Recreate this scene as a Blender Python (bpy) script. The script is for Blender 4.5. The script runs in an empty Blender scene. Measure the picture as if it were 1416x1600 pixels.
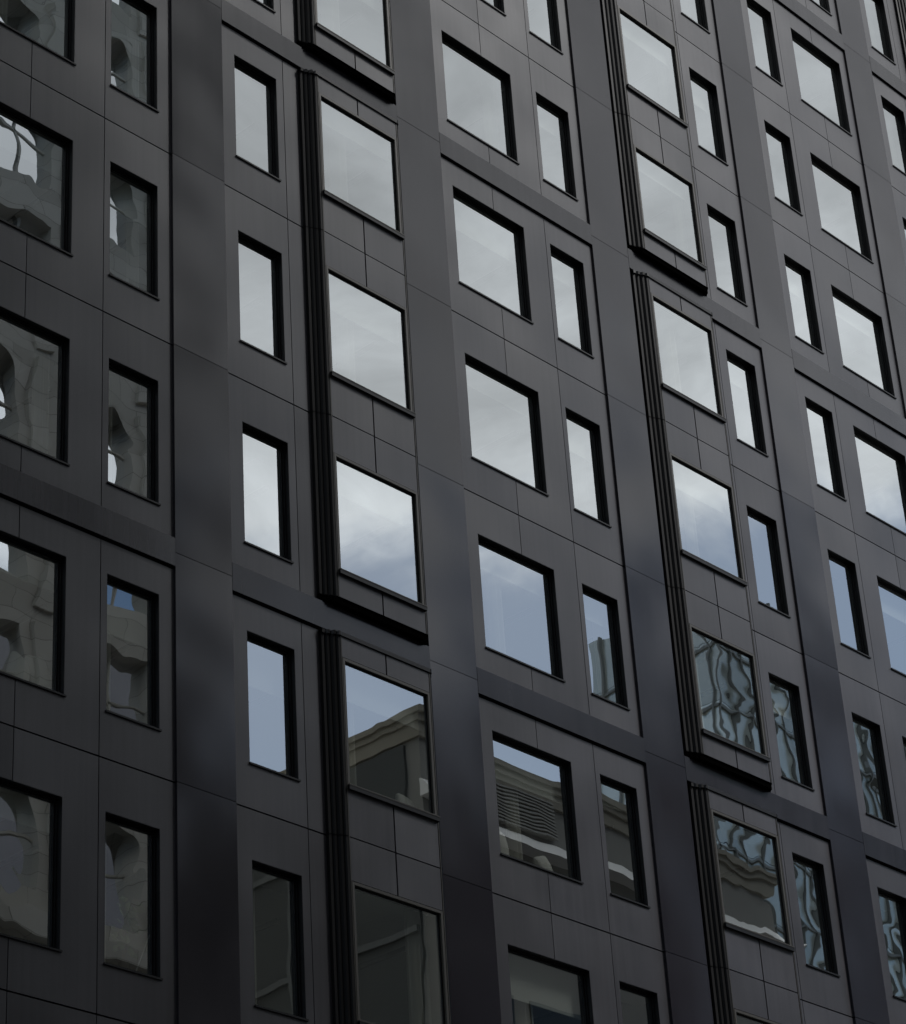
import bpy, math, random
from mathutils import Matrix, Vector
random.seed(7)
sc = bpy.context.scene
col = sc.collection
ZG = 26.988            # height of the row 0 window heads above the street

# ------------------------------------------------------------------ camera
cam = bpy.data.cameras.new("camera"); camo = bpy.data.objects.new("camera", cam); col.objects.link(camo)
Rr = ((0.68222065, -0.72880261, -0.05849563), (0.32765958, 0.37627539, -0.86663489), (0.65361624, 0.57206956, 0.49550199))
CR, CD, CF = Vector(Rr[0]), Vector(Rr[1]), Vector(Rr[2])
m = Matrix(((CR.x, -CD.x, -CF.x, -21.048), (CR.y, -CD.y, -CF.y, -22.115), (CR.z, -CD.z, -CF.z, -25.388+ZG), (0, 0, 0, 1)))
camo.matrix_world = m
cam.sensor_fit = 'HORIZONTAL'; cam.sensor_width = 36; cam.lens = 4113.9/1416*36
cam.clip_start = 0.1; cam.clip_end = 2000
sc.camera = camo

# ------------------------------------------------------------------ light
SUN_EL, SUN_AZ = math.radians(53), math.radians(145)      # azimuth measured from +Y (north) clockwise
sun = bpy.data.lights.new("sun", 'SUN'); sun.energy = 3.4; sun.angle = math.radians(14); sun.color = (1, .985, .97)
suno = bpy.data.objects.new("sun", sun); col.objects.link(suno)
sd = Vector((math.sin(SUN_AZ)*math.cos(SUN_EL), math.cos(SUN_AZ)*math.cos(SUN_EL), math.sin(SUN_EL)))
suno.rotation_euler = sd.to_track_quat('Z', 'Y').to_euler()

w = bpy.data.worlds.new("World"); sc.world = w; w.use_nodes = True
nt = w.node_tree; N = nt.nodes; L = nt.links; N.clear()
def nn(t, **k):
    n = N.new(t)
    for a, v in k.items(): setattr(n, a, v)
    return n
out = nn('ShaderNodeOutputWorld'); bg = nn('ShaderNodeBackground'); bg.inputs[1].default_value = 0.1
sky = nn('ShaderNodeTexSky', sky_type='NISHITA', sun_disc=False, sun_elevation=SUN_EL, sun_rotation=SUN_AZ, air_density=1.0, dust_density=1.5, ozone_density=1.0)
tc = nn('ShaderNodeTexCoord')
sep = nn('ShaderNodeSeparateXYZ'); L.new(tc.outputs['Generated'], sep.inputs[0])
mp = nn('ShaderNodeMapping'); mp.inputs['Scale'].default_value = (1, 1, 2.2); L.new(tc.outputs['Generated'], mp.inputs[0])
n1 = nn('ShaderNodeTexNoise'); n1.inputs['Scale'].default_value = 7.5; n1.inputs['Detail'].default_value = 8; n1.inputs['Roughness'].default_value = .55; n1.inputs['Distortion'].default_value = .6
L.new(mp.outputs[0], n1.inputs['Vector'])
# cloud mask = noise + height above the blue gap
mr = nn('ShaderNodeMapRange'); mr.inputs['From Min'].default_value = .44; mr.inputs['From Max'].default_value = .53; mr.inputs['To Min'].default_value = -.40; mr.inputs['To Max'].default_value = .45
L.new(sep.outputs['Z'], mr.inputs['Value'])
ad = nn('ShaderNodeMath', operation='ADD'); L.new(n1.outputs['Fac'], ad.inputs[0]); L.new(mr.outputs[0], ad.inputs[1])
ms = nn('ShaderNodeMapRange', interpolation_type='SMOOTHSTEP'); ms.inputs['From Min'].default_value = .40; ms.inputs['From Max'].default_value = .66; L.new(ad.outputs[0], ms.inputs['Value'])
n2 = nn('ShaderNodeTexNoise'); n2.inputs['Scale'].default_value = 7.0; n2.inputs['Detail'].default_value = 9; n2.inputs['Roughness'].default_value = .6; n2.inputs['Distortion'].default_value = .4; L.new(mp.outputs[0], n2.inputs['Vector'])
# cloud tone: bright rim low in the bank, greyer above
ct = nn('ShaderNodeMapRange'); ct.inputs['From Min'].default_value = .50; ct.inputs['From Max'].default_value = .60; ct.inputs['To Min'].default_value = 1.15; ct.inputs['To Max'].default_value = .72
L.new(sep.outputs['Z'], ct.inputs['Value'])
nr = nn('ShaderNodeMapRange'); nr.inputs['From Min'].default_value = .3; nr.inputs['From Max'].default_value = .7; nr.inputs['To Min'].default_value = .66; nr.inputs['To Max'].default_value = 1.30
L.new(n2.outputs['Fac'], nr.inputs['Value'])
mu = nn('ShaderNodeMath', operation='MULTIPLY'); L.new(ct.outputs[0], mu.inputs[0]); L.new(nr.outputs[0], mu.inputs[1])
cc = nn('ShaderNodeVectorMath', operation='SCALE'); cc.inputs[0].default_value = (9.3, 9.6, 9.9); L.new(mu.outputs[0], cc.inputs['Scale'])
mx = nn('ShaderNodeMix', data_type='RGBA'); L.new(ms.outputs[0], mx.inputs[0])
hs = nn('ShaderNodeHueSaturation'); hs.inputs['Saturation'].default_value = 1.0; hs.inputs['Value'].default_value = .9; L.new(sky.outputs[0], hs.inputs['Color'])
tn = nn('ShaderNodeVectorMath', operation='MULTIPLY'); tn.inputs[1].default_value = (.94, 1.0, 1.0); L.new(hs.outputs[0], tn.inputs[0]); L.new(tn.outputs[0], mx.inputs[6]); L.new(cc.outputs[0], mx.inputs[7]); L.new(mx.outputs[2], bg.inputs[0]); L.new(bg.outputs[0], out.inputs[0])

sc.view_settings.view_transform = 'Standard'; sc.view_settings.look = 'None'
sc.view_settings.exposure = 0.0; sc.view_settings.gamma = 1.0
sc.cycles.max_bounces = 8; sc.cycles.glossy_bounces = 5; sc.cycles.transparent_max_bounces = 10

# ------------------------------------------------------------------ materials
def mat(name):
    m = bpy.data.materials.new(name); m.use_nodes = True
    nt = m.node_tree; b = nt.nodes['Principled BSDF']
    return m, nt, b
def simple(name, c, rough=.5, metal=0, spec=.5):
    m, nt, b = mat(name)
    b.inputs['Base Color'].default_value = (*c, 1); b.inputs['Roughness'].default_value = rough
    b.inputs['Metallic'].default_value = metal; b.inputs['Specular IOR Level'].default_value = spec
    return m
def panel_mat(name, c, rough, spec, tilt, wave, wave_scale, streak=0.0, metal=0.0):
    """painted sheet metal: tone differs a little panel to panel, faint dents, stains and rain streaks"""
    m, nt, b = mat(name); n = nt.nodes; l = nt.links
    g = n.new('ShaderNodeNewGeometry'); t = n.new('ShaderNodeTexCoord')
    big = n.new('ShaderNodeTexNoise'); big.inputs['Scale'].default_value = .9; big.inputs['Detail'].default_value = 4; l.new(t.outputs['Object'], big.inputs['Vector'])
    mp = n.new('ShaderNodeMapping'); mp.inputs['Scale'].default_value = (14, 14, .35); l.new(t.outputs['Object'], mp.inputs[0])
    st = n.new('ShaderNodeTexNoise'); st.inputs['Scale'].default_value = 1; st.inputs['Detail'].default_value = 5; l.new(mp.outputs[0], st.inputs['Vector'])
    fine = n.new('ShaderNodeTexNoise'); fine.inputs['Scale'].default_value = 7; fine.inputs['Detail'].default_value = 6; fine.inputs['Roughness'].default_value = .7; l.new(t.outputs['Object'], fine.inputs['Vector'])
    def mr(src, lo, hi, f0=.3, f1=.7):
        q = n.new('ShaderNodeMapRange'); q.inputs['From Min'].default_value = f0; q.inputs['From Max'].default_value = f1
        q.inputs['To Min'].default_value = lo; q.inputs['To Max'].default_value = hi; l.new(src, q.inputs['Value']); return q.outputs[0]
    def mul(a, bb):
        q = n.new('ShaderNodeMath'); q.operation = 'MULTIPLY'; l.new(a, q.inputs[0]); l.new(bb, q.inputs[1]); return q.outputs[0]
    oi0 = n.new('ShaderNodeObjectInfo'); s0 = n.new('ShaderNodeMath'); l.new(oi0.outputs['Random'], s0.inputs[0]); l.new(g.outputs['Random Per Island'], s0.inputs[1])
    wn0 = n.new('ShaderNodeTexWhiteNoise'); wn0.noise_dimensions = '1D'; l.new(s0.outputs[0], wn0.inputs['W'])
    v = mul(mul(mr(wn0.outputs['Value'], .88, 1.12, 0, 1), mr(big.outputs['Fac'], .93, 1.07)), mul(mr(st.outputs['Fac'], 1-streak, 1+streak), mr(fine.outputs['Fac'], .97, 1.03)))
    sc_ = n.new('ShaderNodeVectorMath'); sc_.operation = 'SCALE'; sc_.inputs[0].default_value = c; l.new(v, sc_.inputs['Scale']); l.new(sc_.outputs[0], b.inputs['Base Color'])
    l.new(mul(mr(big.outputs['Fac'], rough*.92, rough*1.08), mr(st.outputs['Fac'], .97, 1.05)), b.inputs['Roughness'])
    b.inputs['Specular IOR Level'].default_value = spec; b.inputs['Metallic'].default_value = metal
    # each sheet sits a hair out of true, and is slightly dished
    oi = n.new('ShaderNodeObjectInfo'); sm_ = n.new('ShaderNodeMath'); l.new(oi.outputs['Random'], sm_.inputs[0]); l.new(g.outputs['Random Per Island'], sm_.inputs[1])
    wn = n.new('ShaderNodeTexWhiteNoise'); wn.noise_dimensions = '1D'; l.new(sm_.outputs[0], wn.inputs['W'])
    s1 = n.new('ShaderNodeVectorMath'); s1.operation = 'SUBTRACT'; l.new(wn.outputs['Color'], s1.inputs[0]); s1.inputs[1].default_value = (.5, .5, .5)
    s2 = n.new('ShaderNodeVectorMath'); s2.operation = 'SCALE'; l.new(s1.outputs[0], s2.inputs[0]); s2.inputs['Scale'].default_value = tilt
    wv = n.new('ShaderNodeTexNoise'); wv.inputs['Scale'].default_value = wave_scale; wv.inputs['Detail'].default_value = 1; l.new(t.outputs['Object'], wv.inputs['Vector'])
    w1 = n.new('ShaderNodeVectorMath'); w1.operation = 'SUBTRACT'; l.new(wv.outputs['Color'], w1.inputs[0]); w1.inputs[1].default_value = (.5, .5, .5)
    w2 = n.new('ShaderNodeVectorMath'); w2.operation = 'SCALE'; l.new(w1.outputs[0], w2.inputs[0]); w2.inputs['Scale'].default_value = wave
    a1 = n.new('ShaderNodeVectorMath'); l.new(s2.outputs[0], a1.inputs[0]); l.new(w2.outputs[0], a1.inputs[1])
    a2 = n.new('ShaderNodeVectorMath'); l.new(a1.outputs[0], a2.inputs[0]); l.new(g.outputs['Normal'], a2.inputs[1])
    no = n.new('ShaderNodeVectorMath'); no.operation = 'NORMALIZE'; l.new(a2.outputs[0], no.inputs[0]); l.new(no.outputs[0], b.inputs['Normal'])
    return m
M_panel = panel_mat('grey_cladding', (.043, .041, .047), .36, .62, .03, .09, .7, .12)
M_pier = panel_mat('pier_cladding', (.016, .014, .019), .20, .55, .03, .17, .55, .04)
M_band = panel_mat('band_cladding', (.019, .0175, .022), .23, .5, .02, .08, .6, .22)
M_flute = panel_mat('fluted_metal', (.006, .006, .0068), .5, .14, .0, .03, 1.5, .10)
M_dark = simple('black_frame', (.005, .005, .006), .4, 0, .3)
M_trim = simple('bronze_trim', (.075, .070, .062), .38, .35)
M_joint = simple('joint_black', (.003, .003, .003), .9, 0, .1)
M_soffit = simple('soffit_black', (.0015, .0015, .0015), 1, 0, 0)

def glass_mat(name, refl, tint, wob, wscale, seed):
    m = bpy.data.materials.new(name); m.use_nodes = True; nt = m.node_tree; n = nt.nodes; l = nt.links; n.clear()
    o = n.new('ShaderNodeOutputMaterial'); gl = n.new('ShaderNodeBsdfGlossy'); gl.inputs['Roughness'].default_value = 0.0; gl.inputs['Color'].default_value = (.95, .99, 1, 1)
    tr = n.new('ShaderNodeBsdfTransparent'); tr.inputs[0].default_value = (*tint, 1)
    lw = n.new('ShaderNodeLayerWeight'); lw.inputs['Blend'].default_value = .5
    pw = n.new('ShaderNodeMath'); pw.operation = 'POWER'; l.new(lw.outputs['Facing'], pw.inputs[0]); pw.inputs[1].default_value = 3.0
    mr = n.new('ShaderNodeMapRange'); mr.inputs['To Min'].default_value = refl; mr.inputs['To Max'].default_value = 1; l.new(pw.outputs[0], mr.inputs['Value'])
    mx = n.new('ShaderNodeMixShader'); l.new(mr.outputs[0], mx.inputs[0]); l.new(tr.outputs[0], mx.inputs[1]); l.new(gl.outputs[0], mx.inputs[2]); l.new(mx.outputs[0], o.inputs[0])
    g = n.new('ShaderNodeNewGeometry'); t = n.new('ShaderNodeTexCoord')
    mp = n.new('ShaderNodeMapping'); mp.inputs['Location'].default_value = (seed*13.7, 0, seed*5.1); mp.inputs['Scale'].default_value = (1, 1, 1); l.new(t.outputs['Object'], mp.inputs[0])
    wv = n.new('ShaderNodeTexNoise'); wv.inputs['Scale'].default_value = wscale; wv.inputs['Detail'].default_value = 1.0; wv.inputs['Roughness'].default_value = .35; wv.inputs['Distortion'].default_value = .8; l.new(mp.outputs[0], wv.inputs['Vector'])
    w1 = n.new('ShaderNodeVectorMath'); w1.operation = 'SUBTRACT'; l.new(wv.outputs['Color'], w1.inputs[0]); w1.inputs[1].default_value = (.5, .5, .5)
    w2 = n.new('ShaderNodeVectorMath'); w2.operation = 'SCALE'; l.new(w1.outputs[0], w2.inputs[0]); w2.inputs['Scale'].default_value = wob
    oi = n.new('ShaderNodeObjectInfo'); wn = n.new('ShaderNodeTexWhiteNoise'); wn.noise_dimensions = '1D'; l.new(oi.outputs['Random'], wn.inputs['W'])
    t1 = n.new('ShaderNodeVectorMath'); t1.operation = 'SUBTRACT'; l.new(wn.outputs['Color'], t1.inputs[0]); t1.inputs[1].default_value = (.5, .5, .5)
    t2 = n.new('ShaderNodeVectorMath'); t2.operation = 'SCALE'; l.new(t1.outputs[0], t2.inputs[0]); t2.inputs['Scale'].default_value = .010
    t3 = n.new('ShaderNodeVectorMath'); l.new(w2.outputs[0], t3.inputs[0]); l.new(t2.outputs[0], t3.inputs[1])
    a2 = n.new('ShaderNodeVectorMath'); l.new(t3.outputs[0], a2.inputs[0]); l.new(g.outputs['Normal'], a2.inputs[1])
    no = n.new('ShaderNodeVectorMath'); no.operation = 'NORMALIZE'; l.new(a2.outputs[0], no.inputs[0]); l.new(no.outputs[0], gl.inputs['Normal'])
    return m
GT = (.80, .84, .82)
G_calm = glass_mat('window_glass', .48, GT, .004, 1.2, 1)
G_wavy = glass_mat('window_glass_wavy', .46, GT, .012, 1.3, 2)
G_ripple = glass_mat('window_glass_rippled', .46, GT, .010, 1.6, 3)
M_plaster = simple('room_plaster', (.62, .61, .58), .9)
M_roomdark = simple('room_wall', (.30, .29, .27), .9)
M_curtain = simple('curtain_cloth', (.62, .60, .55), .9)
M_blind = simple('blind_cloth', (.55, .55, .52), .9)

# ------------------------------------------------------------------ mesh helper
class MB:
    def __init__(s): s.v = []; s.f = []; s.m = []; s.mi = 0
    def quad(s, *p):
        i = len(s.v); s.v += [tuple(q) for q in p]; s.f.append(tuple(range(i, i+len(p)))); s.m.append(s.mi); return s
    def box(s, x0, x1, y0, y1, z0, z1):
        i = len(s.v)
        s.v += [(x0,y0,z0),(x1,y0,z0),(x1,y1,z0),(x0,y1,z0),(x0,y0,z1),(x1,y0,z1),(x1,y1,z1),(x0,y1,z1)]
        for q in ((0,1,5,4),(1,2,6,5),(2,3,7,6),(3,0,4,7),(4,5,6,7),(3,2,1,0)):
            s.f.append(tuple(i+k for k in q)); s.m.append(s.mi)
        return s
    def ring(s, x0, x1, z0, z1, w, y0, y1, wb=None):
        """rectangular picture frame in the facade plane, facing -y"""
        wb = w if wb is None else wb
        i = len(s.v)
        for y in (y0, y1):
            s.v += [(x0,y,z0),(x1,y,z0),(x1,y,z1),(x0,y,z1),(x0+w,y,z0+wb),(x1-w,y,z0+wb),(x1-w,y,z1-w),(x0+w,y,z1-w)]
        for a in range(4):
            b = (a+1) % 4
            for q in ((a, b, b+4, a+4), (b+8, a+8, a+12, b+12), (a+4, b+4, b+12, a+12), (b, a, a+8, b+8)):
                s.f.append(tuple(i+k for k in q)); s.m.append(s.mi)
        return s
    def sheet(s, x0, x1, z0, z1, yf, yb, holes=()):
        """one cladding sheet with cut-outs: shared vertices, folded edges"""
        xs = sorted({x0, x1} | {h for H in holes for h in (H[0], H[1]) if x0 < h < x1})
        zs = sorted({z0, z1} | {h for H in holes for h in (H[2], H[3]) if z0 < h < z1})
        nx, nz = len(xs), len(zs)
        def solid(a, b):
            if a < 0 or b < 0 or a >= nx-1 or b >= nz-1: return False
            cx, cz = (xs[a]+xs[a+1])/2, (zs[b]+zs[b+1])/2
            return not any(H[0] < cx < H[1] and H[2] < cz < H[3] for H in holes)
        base = len(s.v); idx = {}
        def vid(a, b, k):
            if (a, b, k) not in idx:
                idx[(a, b, k)] = len(s.v); s.v.append((xs[a], yf if k == 0 else yb, zs[b]))
            return idx[(a, b, k)]
        for a in range(nx-1):
            for b in range(nz-1):
                if not solid(a, b): continue
                s.f.append((vid(a,b,0), vid(a+1,b,0), vid(a+1,b+1,0), vid(a,b+1,0))); s.m.append(s.mi)
                for (da, db, p, q) in ((-1,0,(a,b+1),(a,b)), (1,0,(a+1,b),(a+1,b+1)), (0,-1,(a,b),(a+1,b)), (0,1,(a+1,b+1),(a,b+1))):
                    if not solid(a+da, b+db):
                        s.f.append((vid(*q,0), vid(*p,0), vid(*p,1), vid(*q,1))); s.m.append(s.mi)
        return s
    def prism(s, prof, z0, z1, closed=False, cap=False):
        n = len(prof); i = len(s.v)
        s.v += [(x, y, z0) for x, y in prof] + [(x, y, z1) for x, y in prof]
        for a in range(n if closed else n-1):
            b = (a+1) % n
            s.f.append((i+a, i+b, i+n+b, i+n+a)); s.m.append(s.mi)
        if cap:
            s.f.append(tuple(i+a for a in reversed(range(n)))); s.m.append(s.mi)
            s.f.append(tuple(i+n+a for a in range(n))); s.m.append(s.mi)
        return s
    def build(s, name, mats, parent=None, loc=None):
        if loc: s.v = [(x-loc[0], y-loc[1], z-loc[2]) for x, y, z in s.v]
        me = bpy.data.meshes.new(name); me.from_pydata(s.v, [], s.f)
        if not isinstance(mats, (list, tuple)): mats = [mats]
        for q in mats: me.materials.append(q)
        me.polygons.foreach_set('material_index', s.m); me.update()
        o = bpy.data.objects.new(name, me); col.objects.link(o)
        if loc: o.location = loc
        if parent: o.parent = parent
        return o
def tag(o, label=None, cat=None, group=None, kind=None):
    if label: o['label'] = label
    if cat: o['category'] = cat
    if group: o['group'] = group
    if kind: o['kind'] = kind
    return o

# ------------------------------------------------------------------ facade grid
P = 4.735
XL = lambda b: -.28 + P*(b-1)            # left edge of bay b (A = 0, B = 1, ...)
XR = lambda b: -1.265 + 4.738*b          # right edge of bay b, where the pier stands
H = 3.2; WH = 1.887
ZR = lambda r: ZG - H*r                  # head of the windows in row r
J = lambda r: ZR(r) - 2.52               # joint below row r
KIND = {-1: 'D', 0: 'W', 1: 'B', 2: 'W', 3: 'D', 4: 'E', 5: 'B', 6: 'W'}
ROWS = range(-6, 7)                      # rows with real windows near the picture
B0, B1 = -1, 6
def group_start(r): return r - (r % 3)
def openings(b):
    k = KIND[b]; x = XL(b)
    return {'W': [(x+.285, x+2.0), (x+2.65, x+3.505)], 'B': [(x+.28, x+1.14)], 'D': [(x+2.66, x+3.513)], 'E': [(x+.283, x+1.134), (x+1.80, x+3.51)]}[k]
def oriel_x(b): return {'B': (XL(b)+1.865, XL(b)+3.605), 'D': (XL(b)+.365, XL(b)+2.115)}.get(KIND[b])
def joints(b):
    k = KIND[b]; x = XL(b)
    return {'W': [x+1.265, x+2.545], 'B': [x+1.28], 'D': [x+2.41], 'E': [x+1.27, x+2.56]}[k]

def in_view(x, z, mg=260):
    q = Vector((x, 0, z)) - Vector((-21.048, -22.115, -25.388+ZG))
    zz = q.dot(CF); u = 708+4113.9*q.dot(CR)/zz; v = 800+4113.9*q.dot(CD)/zz
    return -mg < u < 1416+mg and -mg < v < 1600+mg

bld = bpy.data.objects.new('facade_building', None); col.objects.link(bld); bld.location = (7, 0, 0)
tag(bld, 'dark grey metal-clad tower facade with black-framed windows, flat piers and projecting bays', 'building')
bpy.context.view_layer.update()
def part(mb, name, mats, parent=None):
    """children keep their world place: the building's empty is at (7,0,0)"""
    o = mb.build(name, mats)
    if parent is None: o.parent = bld; o.location = (-7, 0, 0)
    else: o.parent = parent
    return o

ZTOP = ZR(-9)+.4; ZBOT = 0.0
XA, XB = XL(B0), XR(B1)
OUTER_X0, OUTER_X1 = -28.0, 66.0
win_rows = list(ROWS)
# structural wall behind the sheets, with the window openings cut through
mb = MB()
holes_by_row = {}
for r in win_rows:
    hs_ = []
    for b in range(B0, B1+1):
        for (a, c) in openings(b): hs_.append((a, c, ZR(r)-WH, ZR(r)))
        ox = oriel_x(b)
        if ox: hs_.append((ox[0]+.02, ox[1]-.02, ZR(r)-1.84, ZR(r)+.06))
    mb.sheet(OUTER_X0, OUTER_X1, J(r), J(r-1), .032, .032, hs_)
mb.sheet(OUTER_X0, OUTER_X1, J(win_rows[0]-1), ZTOP, .032, .03); mb.sheet(OUTER_X0, OUTER_X1, ZBOT, J(win_rows[-1]), .032, .03)
part(mb, 'wall_core', M_joint)
mb = MB(); mb.box(OUTER_X0, OUTER_X1, 4.6, 24, ZBOT, ZTOP); mb.box(OUTER_X0, OUTER_X1, .04, 4.59, ZTOP-.3, ZTOP-.01)
mb.box(OUTER_X0, OUTER_X0+.3, .04, 4.59, 0, ZTOP-.31); mb.box(OUTER_X1-.3, OUTER_X1, .04, 4.59, 0, ZTOP-.31)
part(mb, 'wall_body', M_panel)

G = .022   # joint width
gh = G/2
for b in range(B0, B1+1):
    xl, xr = XL(b), XR(b)
    ops = openings(b); js = joints(b); ox = oriel_x(b)
    strips = {}
    for r in range(-9, 9):
        if J(r) < 3.0: continue
        g = group_start(r)
        zt = J(r-1)-gh; zb = J(r)+gh
        if r % 3 == 0: zt = J(r-1)-.20-.035
        if r % 3 == 2: zb = J(r)+.205
        xs = [xl] + js + [xr]
        hl = [(a, c, ZR(r)-WH, ZR(r)) for a, c in ops] if r in win_rows else []
        if ox: hl.append((ox[0]-.22, ox[1]+.02, zb-1, zt+1))
        for i in range(len(xs)-1):
            a = xs[i]+(gh*.6 if i else 0); c = xs[i+1]-(gh*.6 if i < len(xs)-2 else 0)
            # a strip of sheets one storey high; the ones cut in two by a projecting bay become two strips
            segs = [(a, c)]
            if ox and a < ox[0] and c > ox[1]: segs = [(a, ox[0]-.22), (ox[1]+.02, c)]
            for k, (p, q) in enumerate(segs):
                seen = in_view((p+q)/2, ZR(g+1)-1, 420)
                key = (g, i, k) if seen else 'far'
                strips.setdefault(key, MB()).sheet(p, q, zb, zt, 0, .03, hl)
    for key, mb in strips.items():
        if key == 'far': tag(part(mb, 'outer_cladding', M_panel), kind='stuff')
        else: part(mb, 'wall_panel', M_panel)
    # band courses
    for r in range(-9, 9):
        if r % 3 == 2 and J(r) > 3:
            mb = MB(); mb.box(xl+.006, xr-.004, -.042, .03, J(r)-.20, J(r)+.21); part(mb, 'band_course', M_band)
            mb = MB(); mb.box(xl+.01, xr-.01, .004, .03, J(r)-.234, J(r)-.201); part(mb, 'band_shadow_gap', M_joint)
# piers
for b in range(B0-1, B1+1):
    x0, x1 = XR(b), XL(b+1)
    mb = MB()
    for r in range(-9, 9):
        if J(r) < 3: continue
        mb.sheet(x0, x1, J(r)+.005, J(r-1)-.005, -.04, .03)
    part(mb, 'pier', M_pier)
mb = MB(); mb.sheet(OUTER_X0, XR(B0-1), 3, ZTOP, 0, .03); mb.sheet(XL(B1+1), OUTER_X1, 3, ZTOP, 0, .03); part(mb, 'plain_wall', M_panel)
mb = MB(); mb.box(OUTER_X0, OUTER_X1, -.05, .03, 0, 3.0); part(mb, 'street_level_base', M_pier)

# ------------------------------------------------------------------ window tests: which rows/bays lie near the picture
def pick_glass(b, r):
    if b <= 0: return G_wavy
    if b >= 3 and r >= 2: return G_ripple
    return G_calm

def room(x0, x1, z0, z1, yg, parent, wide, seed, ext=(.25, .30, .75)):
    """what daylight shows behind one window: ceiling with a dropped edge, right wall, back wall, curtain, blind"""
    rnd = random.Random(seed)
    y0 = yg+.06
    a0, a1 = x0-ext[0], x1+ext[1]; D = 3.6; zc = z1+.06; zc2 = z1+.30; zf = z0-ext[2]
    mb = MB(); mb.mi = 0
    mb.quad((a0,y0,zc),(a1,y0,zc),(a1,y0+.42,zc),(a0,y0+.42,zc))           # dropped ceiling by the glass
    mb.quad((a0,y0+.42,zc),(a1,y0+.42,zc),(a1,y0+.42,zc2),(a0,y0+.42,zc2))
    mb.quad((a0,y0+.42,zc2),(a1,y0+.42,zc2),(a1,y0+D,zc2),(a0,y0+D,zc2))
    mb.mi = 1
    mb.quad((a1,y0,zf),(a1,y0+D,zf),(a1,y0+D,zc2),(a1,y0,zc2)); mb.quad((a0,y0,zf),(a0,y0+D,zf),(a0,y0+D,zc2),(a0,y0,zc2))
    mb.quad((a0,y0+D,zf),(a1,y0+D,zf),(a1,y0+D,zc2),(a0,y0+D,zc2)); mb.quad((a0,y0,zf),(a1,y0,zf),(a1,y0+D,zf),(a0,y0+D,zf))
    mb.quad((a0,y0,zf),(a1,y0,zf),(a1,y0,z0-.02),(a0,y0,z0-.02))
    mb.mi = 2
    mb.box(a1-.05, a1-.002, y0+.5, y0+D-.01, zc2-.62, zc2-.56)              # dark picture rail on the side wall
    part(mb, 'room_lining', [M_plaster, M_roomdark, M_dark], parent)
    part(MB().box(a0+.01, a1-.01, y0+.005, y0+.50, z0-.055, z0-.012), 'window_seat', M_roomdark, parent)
    # gathered curtain at one side
    cw = rnd.uniform(.22, .38)*(1.0 if wide else .7)
    cx = x0+.02 if rnd.random() < .7 else x1-.02-cw
    if wide and rnd.random() < .45: cx = x0+(x1-x0)*rnd.uniform(.2, .35)
    n = 40; prof = [(cx+cw*i/n, y0+.16+.035*math.sin(i/n*math.pi*2*5)+.012*math.sin(i*1.7)) for i in range(n+1)]
    part(MB().prism(prof, z0-.5, zc-.01), 'curtain', M_curtain, parent)
    if rnd.random() < .5:
        hb = rnd.uniform(.25, .6)
        part(MB().box(x0-.05, x1+.05, y0+.055, y0+.058, z1-hb, zc-.005).box(x0-.05, x1+.05, y0+.045, y0+.068, z1-hb-.03, z1-hb), 'roller_blind', M_blind, parent)

nwin = 0
for b in range(B0, B1+1):
    for r in win_rows:
        for k, (a, c) in enumerate(openings(b)):
            z1 = ZR(r); z0 = z1-WH
            if not in_view((a+c)/2, (z0+z1)/2): continue
            nwin += 1
            mb = MB()
            mb.ring(a-.004, c+.004, z0-.004, z1+.004, .010, .003, .15)
            mb.ring(a+.006, c-.006, z0+.006, z1-.006, .018, .070, .14)
            mb.ring(a+.024, c-.024, z0+.024, z1-.024, .020, .100, .135)
            fr = part(mb, 'window', M_dark)
            part(MB().quad((a+.036,.113,z0+.036),(c-.036,.113,z0+.036),(c-.036,.113,z1-.036),(a+.036,.113,z1-.036)), 'glass_pane', pick_glass(b, r), fr)
            part(MB().box(a-.012, c+.020, -.022, .08, z0-.020, z0+.004), 'sill', M_dark, fr)
            room(a+.05, c-.05, z0+.05, z1-.05, .113, fr, c-a > 1.2, b*100+r*7+k)
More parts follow.
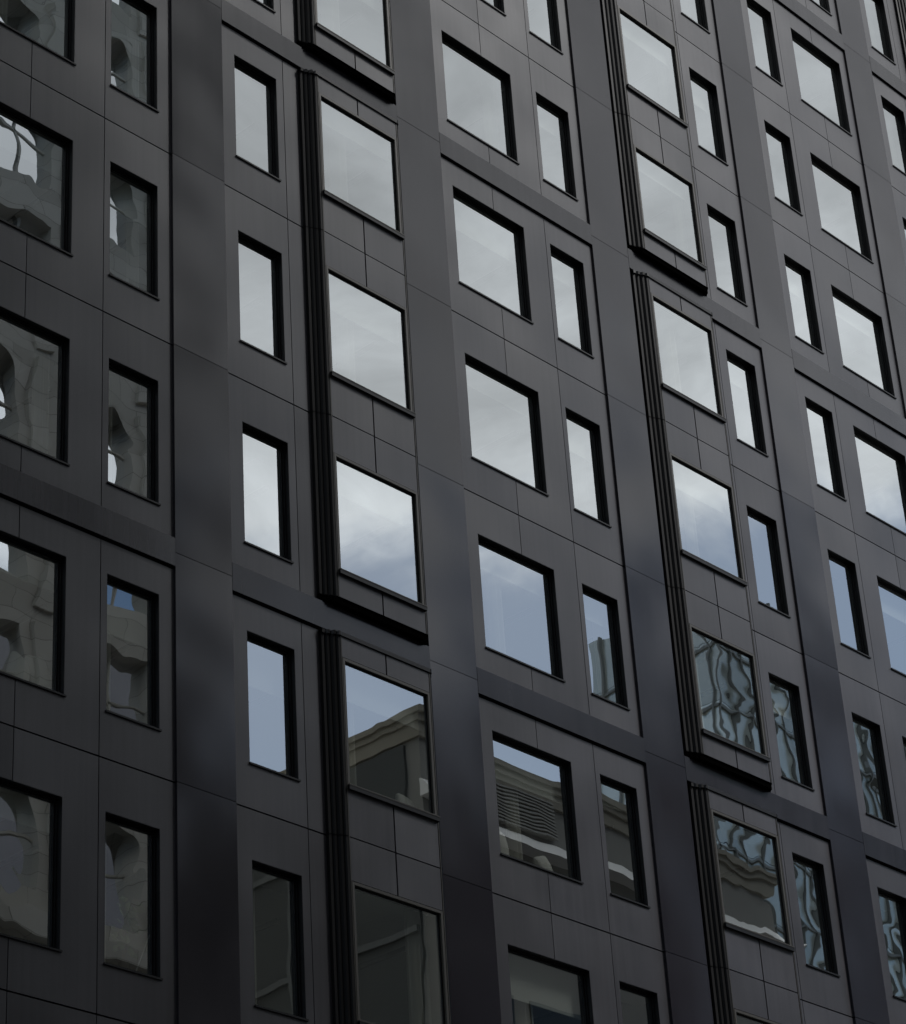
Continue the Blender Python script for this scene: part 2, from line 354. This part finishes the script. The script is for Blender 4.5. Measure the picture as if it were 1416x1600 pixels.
# ------------------------------------------------------------------ projecting bays (three storeys each)
def flutes(e, sgn, w):
    """zig-zag side of the bay, from the wall out to the front corner e"""
    pts = [(-1.0, .03), (-1.0, -.052), (-.86, -.064), (-.78, -.034), (-.70, -.078), (-.60, -.092), (-.52, -.070), (-.44, -.118), (-.33, -.134), (-.25, -.108), (-.17, -.150), (-.05, -.156), (0, -.150)]
    return [(e+sgn*p*w, y) for p, y in pts]
for b in range(B0, B1+1):
    ox = oriel_x(b)
    if not ox: continue
    a, c = ox
    for g in (-6, -3, 0, 3):
        zt = ZR(g)+.42; zb = ZR(g+2)-2.21
        if not any(in_view(a, z, 300) for z in (zt, (zt+zb)/2, zb)): continue
        # carcass: black core seen in the joints
        hs_ = [(a+.05, c-.05, ZR(r_)-1.80, ZR(r_)+.02) for r_ in range(g, g+3)]
        core = MB().sheet(a, c, zb+.004, zt-.004, -.120, -.05, hs_)
        core.box(a-.02, c+.02, -.118, .03, zt-.03, zt-.001)
        ob = part(core, 'projecting_bay', M_joint)
        wl = .265 if KIND[b] == 'B' else .30
        # panels
        cx = (a+c)/2
        for r_ in range(g, g+3):
            zw1 = ZR(r_)+.080; zw0 = ZR(r_)-1.86
            top = zt-.035 if r_ == g else J(r_-1)-.009; bot = zb if r_ == g+2 else J(r_)+.009
            for (p, q) in ((a+.022, cx-.013), (cx+.013, c-.022)):
                part(MB().sheet(p, q, zw1, top, -.15, -.121), 'bay_panel', M_panel, ob); part(MB().sheet(p, q, bot, zw0, -.15, -.121), 'bay_panel', M_panel, ob)
        cap = MB().prism([(x_, y_-.022) for x_, y_ in flutes(a, 1, wl)] + [(x_, y_-.022) for x_, y_ in reversed(flutes(c, -1, .12))] + [(c+.12, .02), (a-wl, .02)], zt-.034, zt+.024, closed=True, cap=True)
        part(cap, 'head_flashing', M_dark, ob)
        # fluted sides, split at every floor joint
        for sgn, e, wd in ((1, a, wl), (-1, c, .12)):
            mb = MB()
            for r_ in range(g, g+3):
                top = zt+.012 if r_ == g else J(r_-1)-.010; bot = zb-.012 if r_ == g+2 else J(r_)+.010
                mb.prism(flutes(e, sgn, wd) + [(e+sgn*.014, -.150), (e+sgn*.014, -.12)], bot, top)
            # a slimmer run of the same flutes behind the floor joints
            mb.prism([(x_-sgn*-.012, y_+.012) for x_, y_ in flutes(e, sgn, wd)], zb, zt)
            part(mb, 'fluted_side', M_flute, ob)
            part(MB().box(e+(.001 if sgn > 0 else -.013), e+(.013 if sgn > 0 else -.001), -.156, -.1505, zb, zt), 'corner_trim', M_trim, ob)
        # soffit
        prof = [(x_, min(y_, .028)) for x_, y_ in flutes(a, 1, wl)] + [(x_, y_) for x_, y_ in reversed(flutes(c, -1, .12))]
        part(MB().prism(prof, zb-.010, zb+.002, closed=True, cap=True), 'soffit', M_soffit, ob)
        part(MB().prism([(x_*1.0, min(y_+.016, .03)) for x_, y_ in flutes(a, 1, wl)] + [(x_, min(y_+.016, .03)) for x_, y_ in reversed(flutes(c, -1, .12))], zb-.095, zb-.0105, closed=True, cap=True), 'shadow_skirt', M_soffit, ob)  # added black skirt, set back, standing in for the deep shadow under the bay
        for r_ in range(g, g+3):
            z1 = ZR(r_)+.066; z0 = ZR(r_)-1.80
            mb = MB()
            mb.mi = 0; mb.ring(a+.018, c-.032, z0, z1, .040, -.161, -.05)
            mb.mi = 1; mb.ring(a+.058, c-.072, z0+.04, z1-.040, .022, -.124, -.07)
            fr = part(mb, 'bay_window', [M_trim, M_dark], ob)
            part(MB().quad((a+.07,-.115,z0+.05),(c-.08,-.115,z0+.05),(c-.08,-.115,z1-.05),(a+.07,-.115,z1-.05)), 'bay_glass', pick_glass(b, r_), ob)
            mb = MB(); mb.mi = 0; mb.box(a+.010, c-.010, -.200, -.120, z0-.002, z0+.012); mb.mi = 1; mb.box(a+.012, c-.012, -.195, -.120, z0-.060, z0-.0025)
            part(mb, 'bay_sill', [M_trim, M_dark], ob)
            room(a+.07, c-.08, z0+.05, z1-.05, -.115, ob, True, b*100+r_*7+50, (.02, .02, .26))
print('windows', nwin)

# ------------------------------------------------------------------ things standing on the window seats
M_cushion = simple('cushion_cloth', (.72, .70, .66), .9)
def cushion(cx, cy, z0, w, h, lean, roll, label):
    n, m_ = 24, 14; v = []; F = []
    for i in range(m_+1):
        t = math.pi*i/m_
        for j in range(n):
            p = 2*math.pi*j/n
            c_, s_ = math.cos(p), math.sin(p)
            sx = math.copysign(abs(c_)**.45, c_); sz = math.copysign(abs(s_)**.45, s_)
            rr = math.sin(t)**.55; yy = math.cos(t)
            crease = 1+.05*math.sin(5*p+2*t)
            x, y, z = w/2*sx*rr*crease, .075*yy*(1-.35*abs(sx*sz)*rr), h/2*sz*rr*crease
            v.append((x, y, z))
    for i in range(m_):
        for j in range(n):
            a = i*n+j; b = i*n+(j+1) % n; F.append((a, b, b+n, a+n))
    me = bpy.data.meshes.new('cushion'); me.from_pydata(v, [], F); me.materials.append(M_cushion)
    for q in me.polygons: q.use_smooth = True
    o = bpy.data.objects.new('cushion', me); col.objects.link(o)
    o.location = (cx, cy, z0+h/2*1.02); o.rotation_euler = (lean, roll, .15)
    tag(o, label, 'cushion', 'cushions leaning behind the window glass')
S3 = ZR(3)-WH+.05-.010
cushion(-3.47, .30, S3, .36, .48, -.15, .35, 'pale cushion in the wide left-edge window under the ledge, left one of the pair')
cushion(-3.14, .31, S3, .36, .56, -.15, -.30, 'taller pale cushion beside the window frame, right one of the left edge pair')
cushion(3.05, .16, ZR(3)-1.80+.05-.010, .46, .30, -.2, .10, 'wide flat cushion at the foot of the bay window that mirrors the roof corner')
cushion(5.12, .32, S3, .30, .52, -.15, .05, 'upright pale cushion in the left corner of the window mirroring the louvred grille')
cushion(6.02, .32, S3, .34, .36, -.2, -.40, 'tilted grey cushion low at the right of the window mirroring the louvred grille')
# plant in the lowest narrow window of the left column
S4 = ZR(4)-WH+.05-.010
pt = bpy.data.objects.new('potted_plant', None); col.objects.link(pt); pt.location = (-1.82, .30, S4)
tag(pt, 'leafy green plant in a dark pot behind the lowest narrow window at left', 'plant')
pr = [(.065*math.cos(2*math.pi*i/20), .065*math.sin(2*math.pi*i/20)) for i in range(20)]
MB().prism(pr, 0, .17, closed=True, cap=True).build('pot', simple('pot_clay', (.05, .045, .04), .7), pt)
rp = random.Random(3); lf = MB()
for k in range(34):
    a = rp.uniform(0, 2*math.pi); hh = rp.uniform(.35, .98); rad = rp.uniform(.04, .20)
    x, y, z = rad*math.cos(a)+.10*(hh-.3), rad*.6*math.sin(a), hh
    l_ = rp.uniform(.10, .17); wd = l_*.28; dx, dz = math.cos(a)*.6, rp.uniform(-.8, .3)
    nrm = math.hypot(dx, dz) or 1; dx /= nrm; dz /= nrm; px, pz = -dz, dx
    lf.quad((x, y, z), (x+dx*l_*.5+px*wd, y-.02, z+dz*l_*.5+pz*wd), (x+dx*l_, y-.03, z+dz*l_), (x+dx*l_*.5-px*wd, y+.01, z+dz*l_*.5-pz*wd))
lf.build('leaves', simple('leaf_green', (.10, .17, .05), .6), pt)
stm = MB()
for k in range(5): stm.quad((.01*k-.02, 0, .15), (.01*k-.012, 0, .15), (.10*(k/4)-.02+.008, .01*k, .85), (.10*(k/4)-.02, .01*k, .85))
stm.build('stems', simple('stem_brown', (.10, .08, .05), .8), pt)
rod = MB().box(-.006, .006, -.006, .006, 0, .62).build('white_rod', simple('white_paint', (.80, .80, .78), .4)); rod.location = (-1.74, .20, S4); rod.rotation_euler = (0, .40, 0)
tag(rod, 'thin white rod leaning by the plant in the lowest narrow window at left', 'rod')

# ------------------------------------------------------------------ street and the buildings opposite (seen mirrored in the panes)
M_asph = simple('asphalt', (.045, .045, .047), .85); M_pave = simple('paving', (.13, .125, .12), .85)
tag(MB().quad((-400,-400,0),(500,-400,0),(500,300,0),(-400,300,0)).build('ground', M_pave), kind='structure')
tag(MB().box(-200, 250, -19.5, -4.0, .002, .006).build('road', M_asph), kind='structure')
tag(MB().box(-200, 250, -3.9, -.06, .0, .13).box(-200, 250, -27.9, -19.6, 0, .13).build('pavement', M_pave), kind='structure')

def stone_mat():
    m, nt, b = mat('pale_stone'); n = nt.nodes; l = nt.links
    t = n.new('ShaderNodeTexCoord'); br = n.new('ShaderNodeTexBrick'); mp = n.new('ShaderNodeMapping'); mp.inputs['Rotation'].default_value = (math.radians(90), 0, 0)
    l.new(t.outputs['Object'], mp.inputs[0]); l.new(mp.outputs[0], br.inputs['Vector'])
    br.inputs['Scale'].default_value = 1; br.inputs['Brick Width'].default_value = 1.6; br.inputs['Row Height'].default_value = .62; br.inputs['Mortar Size'].default_value = .012
    br.inputs['Color1'].default_value = (.60, .575, .52, 1); br.inputs['Color2'].default_value = (.47, .45, .40, 1); br.inputs['Mortar'].default_value = (.26, .25, .22, 1)
    l.new(br.outputs['Color'], b.inputs['Base Color']); b.inputs['Roughness'].default_value = .9
    return m
M_stone = stone_mat()
M_stoneglass = simple('stone_building_glass', (.95, .97, 1.0), .03, 1.0)
M_white = simple('white_render', (.90, .89, .86), .6); M_olive = simple('olive_render', (.27, .265, .245), .8)
M_greyglass = simple('grey_glass', (.04, .045, .045), .12, 0, .25)

# tall stone building opposite the left bays
st = bpy.data.objects.new('stone_building', None); col.objects.link(st)
tag(st, 'tall pale stone building with arched windows, mirrored in the leftmost window columns', 'building')
X0, X1, YF, ZT = -46.0, 26.0, -30.0, 92.0
mb = MB(); glz = MB(); arch = MB()
fh = 4.6; pw = 3.9
nx = int((X1-X0)/pw); ex = (X1-X0-nx*pw)/2
def arch_win(mb, glz, cx, zb, w, h, yf, dep):
    n = 10; pts = [(cx-w/2, zb), (cx+w/2, zb)] + [(cx+w/2*math.cos(math.pi*i/n), zb+h-w/2+w/2*math.sin(math.pi*i/n)) for i in range(n+1)]
    glz.quad(*[(x, yf-dep, z) for x, z in pts])
for j in range(int(ZT/fh)):
    zz = j*fh
    holes = [(X0+ex+(i+.5)*pw-1.15, X0+ex+(i+.5)*pw+1.15, zz+.8, zz+4.0) for i in range(nx)]
    # wall sheet faces +y
    q = MB().sheet(X0, X1, zz, zz+fh, YF, YF-.5, holes)
    i0 = len(mb.v); mb.v += q.v; mb.f += [tuple(reversed([k+i0 for k in ff])) for ff in q.f]; mb.m += q.m
    for hh in holes:
        glz.quad((hh[0], YF-.42, hh[2]), (hh[1], YF-.42, hh[2]), (hh[1], YF-.42, hh[3]), (hh[0], YF-.42, hh[3]))
        cxw = (hh[0]+hh[1])/2
        if j % 3 != 1:   # arched heads: spandrel pieces fill the corners
            n = 8; w2 = 1.15
            for s_ in (-1, 1):
                for i in range(n):
                    t0, t1 = math.pi/2*i/n, math.pi/2*(i+1)/n
                    p0 = (cxw+s_*w2*math.cos(t0), hh[3]-w2+w2*math.sin(t0)); p1 = (cxw+s_*w2*math.cos(t1), hh[3]-w2+w2*math.sin(t1))
                    arch.quad((p0[0], YF-.01, p0[1]), (p1[0], YF-.01, p1[1]), (p1[0], YF-.01, hh[3]), (p0[0], YF-.01, hh[3]))
        arch.box(cxw-.04, cxw+.04, YF-.42, YF-.36, hh[2], hh[3]); arch.box(hh[0], hh[1], YF-.42, YF-.36, hh[2]+1.7, hh[2]+1.78)
    if j % 3 == 0: arch.box(X0-.3, X1+.3, YF+.003, YF+.45, zz-.35, zz+.15)
    for i in range(nx+1): arch.box(X0+ex+i*pw-.34, X0+ex+i*pw+.34, YF+.002, YF+.14, zz+.16, zz+fh-.36)
mb.box(X0, X1, YF-22, YF-.51, 0, ZT-.2)
mb.build('stone_wall', M_stone, st); arch.build('stone_dressings', M_stone, st); glz.build('stone_window_glass', M_stoneglass, st)

# olive-walled block with a white ledge and a louvred grille
ob = bpy.data.objects.new('ledged_block', None); col.objects.link(ob)
tag(ob, 'low olive block with white ledges and louvred grille, mirrored in lower middle windows', 'building')
X0, X1, YF, ZT = 33.2, 52.3, -28.0, 36.4
mb = MB().box(X0, X1, YF-16, YF, 0, ZT-.9); mb.build('block_wall', M_olive, ob)
MB().box(X0-.12, X1+.12, YF-16.2, YF+.12, ZT-.899, ZT-.42).box(X0-.20, X1+.2, YF-16.4, YF+.22, ZT-.419, ZT-.20).box(X0-.30, X1+.3, YF-16.5, YF+.32, ZT-.199, ZT).build('cornice', simple('cornice_stone', (.30, .28, .23), .8), ob)
MB().box(X0-.12, X0-.002, YF-16, YF-.6, 0, ZT-1).build('party_wall', simple('dark_party_wall', (.065, .072, .072), .7), ob)
MB().box(X0-.30, X0-.121, YF-4.2, YF-4.05, 0, ZT-1).box(X0-.34, X0-.121, YF-9.4, YF-8.6, 0, ZT-1).box(X0-.22, X0-.121, YF-15.9, YF-.7, 32.9, 33.1).box(X0-.22, X0-.121, YF-15.9, YF-.7, 29.3, 29.5).box(X0-.22, X0-.121, YF-15.9, YF-.7, 25.7, 25.9).build('wall_pipe', simple('pipe_grey', (.12, .13, .13), .6), ob)
lg = MB()
for z in (33.5,): 
    e0, e1 = X0-.1, X1+.1; ya, yb, yc = YF+.001, YF+.62, YF+.08
    lg.quad((e0,yb,z),(e0,yc,z+.62),(e1,yc,z+.62),(e1,yb,z)); lg.quad((e0,ya,z),(e0,yb,z),(e1,yb,z),(e1,ya,z)); lg.quad((e0,ya,z+.62),(e1,ya,z+.62),(e1,yc,z+.62),(e0,yc,z+.62))
    lg.quad((e0,ya,z),(e0,ya,z+.62),(e0,yc,z+.62),(e0,yb,z)); lg.quad((e1,ya,z),(e1,yb,z),(e1,yc,z+.62),(e1,ya,z+.62))
lg.build('white_ledge', M_white, ob)
lv = MB()
for k in range(11): lv.box(36.6, 40.6, YF+.002, YF+.22, 34.3+k*.125, 34.3+k*.125+.06)
lv.build('louvre_grille', simple('louvre_metal', (.33, .32, .29), .5), ob)
gw = MB()
for z in (30.3, 25.8, 21.3, 16.8, 12.3):
    for i in range(5):
        x = X0+.9+i*3.8
        gw.box(x, x+3.0, YF+.002, YF+.05, z+.2, z+2.6)
gw.build('block_window', M_greyglass, ob)

# glass tower further along
tw = bpy.data.objects.new('glass_tower', None); col.objects.link(tw)
tag(tw, 'pale glass curtain-wall tower with fine mullions, mirrored in the lower right windows', 'building')
def curtain_mat():
    m, nt, b = mat('curtain_wall_glass'); n = nt.nodes; l = nt.links
    t = n.new('ShaderNodeTexCoord'); br = n.new('ShaderNodeTexBrick'); mp = n.new('ShaderNodeMapping'); mp.inputs['Rotation'].default_value = (math.radians(90), 0, 0)
    l.new(t.outputs['Object'], mp.inputs[0]); l.new(mp.outputs[0], br.inputs['Vector']); br.offset = 0
    br.inputs['Scale'].default_value = 1; br.inputs['Brick Width'].default_value = 1.425; br.inputs['Row Height'].default_value = 4.0; br.inputs['Mortar Size'].default_value = .02
    br.inputs['Color1'].default_value = (.88, .92, .86, 1); br.inputs['Color2'].default_value = (.50, .53, .50, 1); br.inputs['Mortar'].default_value = (.04, .045, .045, 1)
    l.new(br.outputs['Color'], b.inputs['Base Color']); b.inputs['Roughness'].default_value = .25; b.inputs['Metallic'].default_value = .6
    return m
X0, X1, YF, ZT = 95.5, 165.0, -60.0, 75.5
MB().box(X0, X1, YF-11, YF, 0, ZT).build('curtain_wall', curtain_mat(), tw)
mu_ = MB()
for k in range(46): mu_.box(X0+k*1.425, X0+k*1.425+.07, YF+.002, YF+.22, 0, ZT+.1)
for k in range(18): mu_.box(X0, X1, YF+.002, YF+.16, 3.6+4*k, 3.6+4*k+.17).box(X0-.16, X0-.002, YF-11, YF, 3.6+4*k, 3.6+4*k+.17)
for k in range(6): mu_.box(X0-.22, X0-.002, YF-k*1.9-.6, YF-k*1.9-.46, 0, ZT+.1)
for k in range(9): mu_.box(X0+20+k*2.2, X0+20+k*2.2+.5, YF-8, YF-5, ZT+.001, ZT+1.2)
mu_.box(X0+18, X0+42, YF-9, YF-4, ZT+1.21, ZT+1.5)
mu_.build('mullions', simple('mullion_metal', (.16, .17, .17), .5), tw)
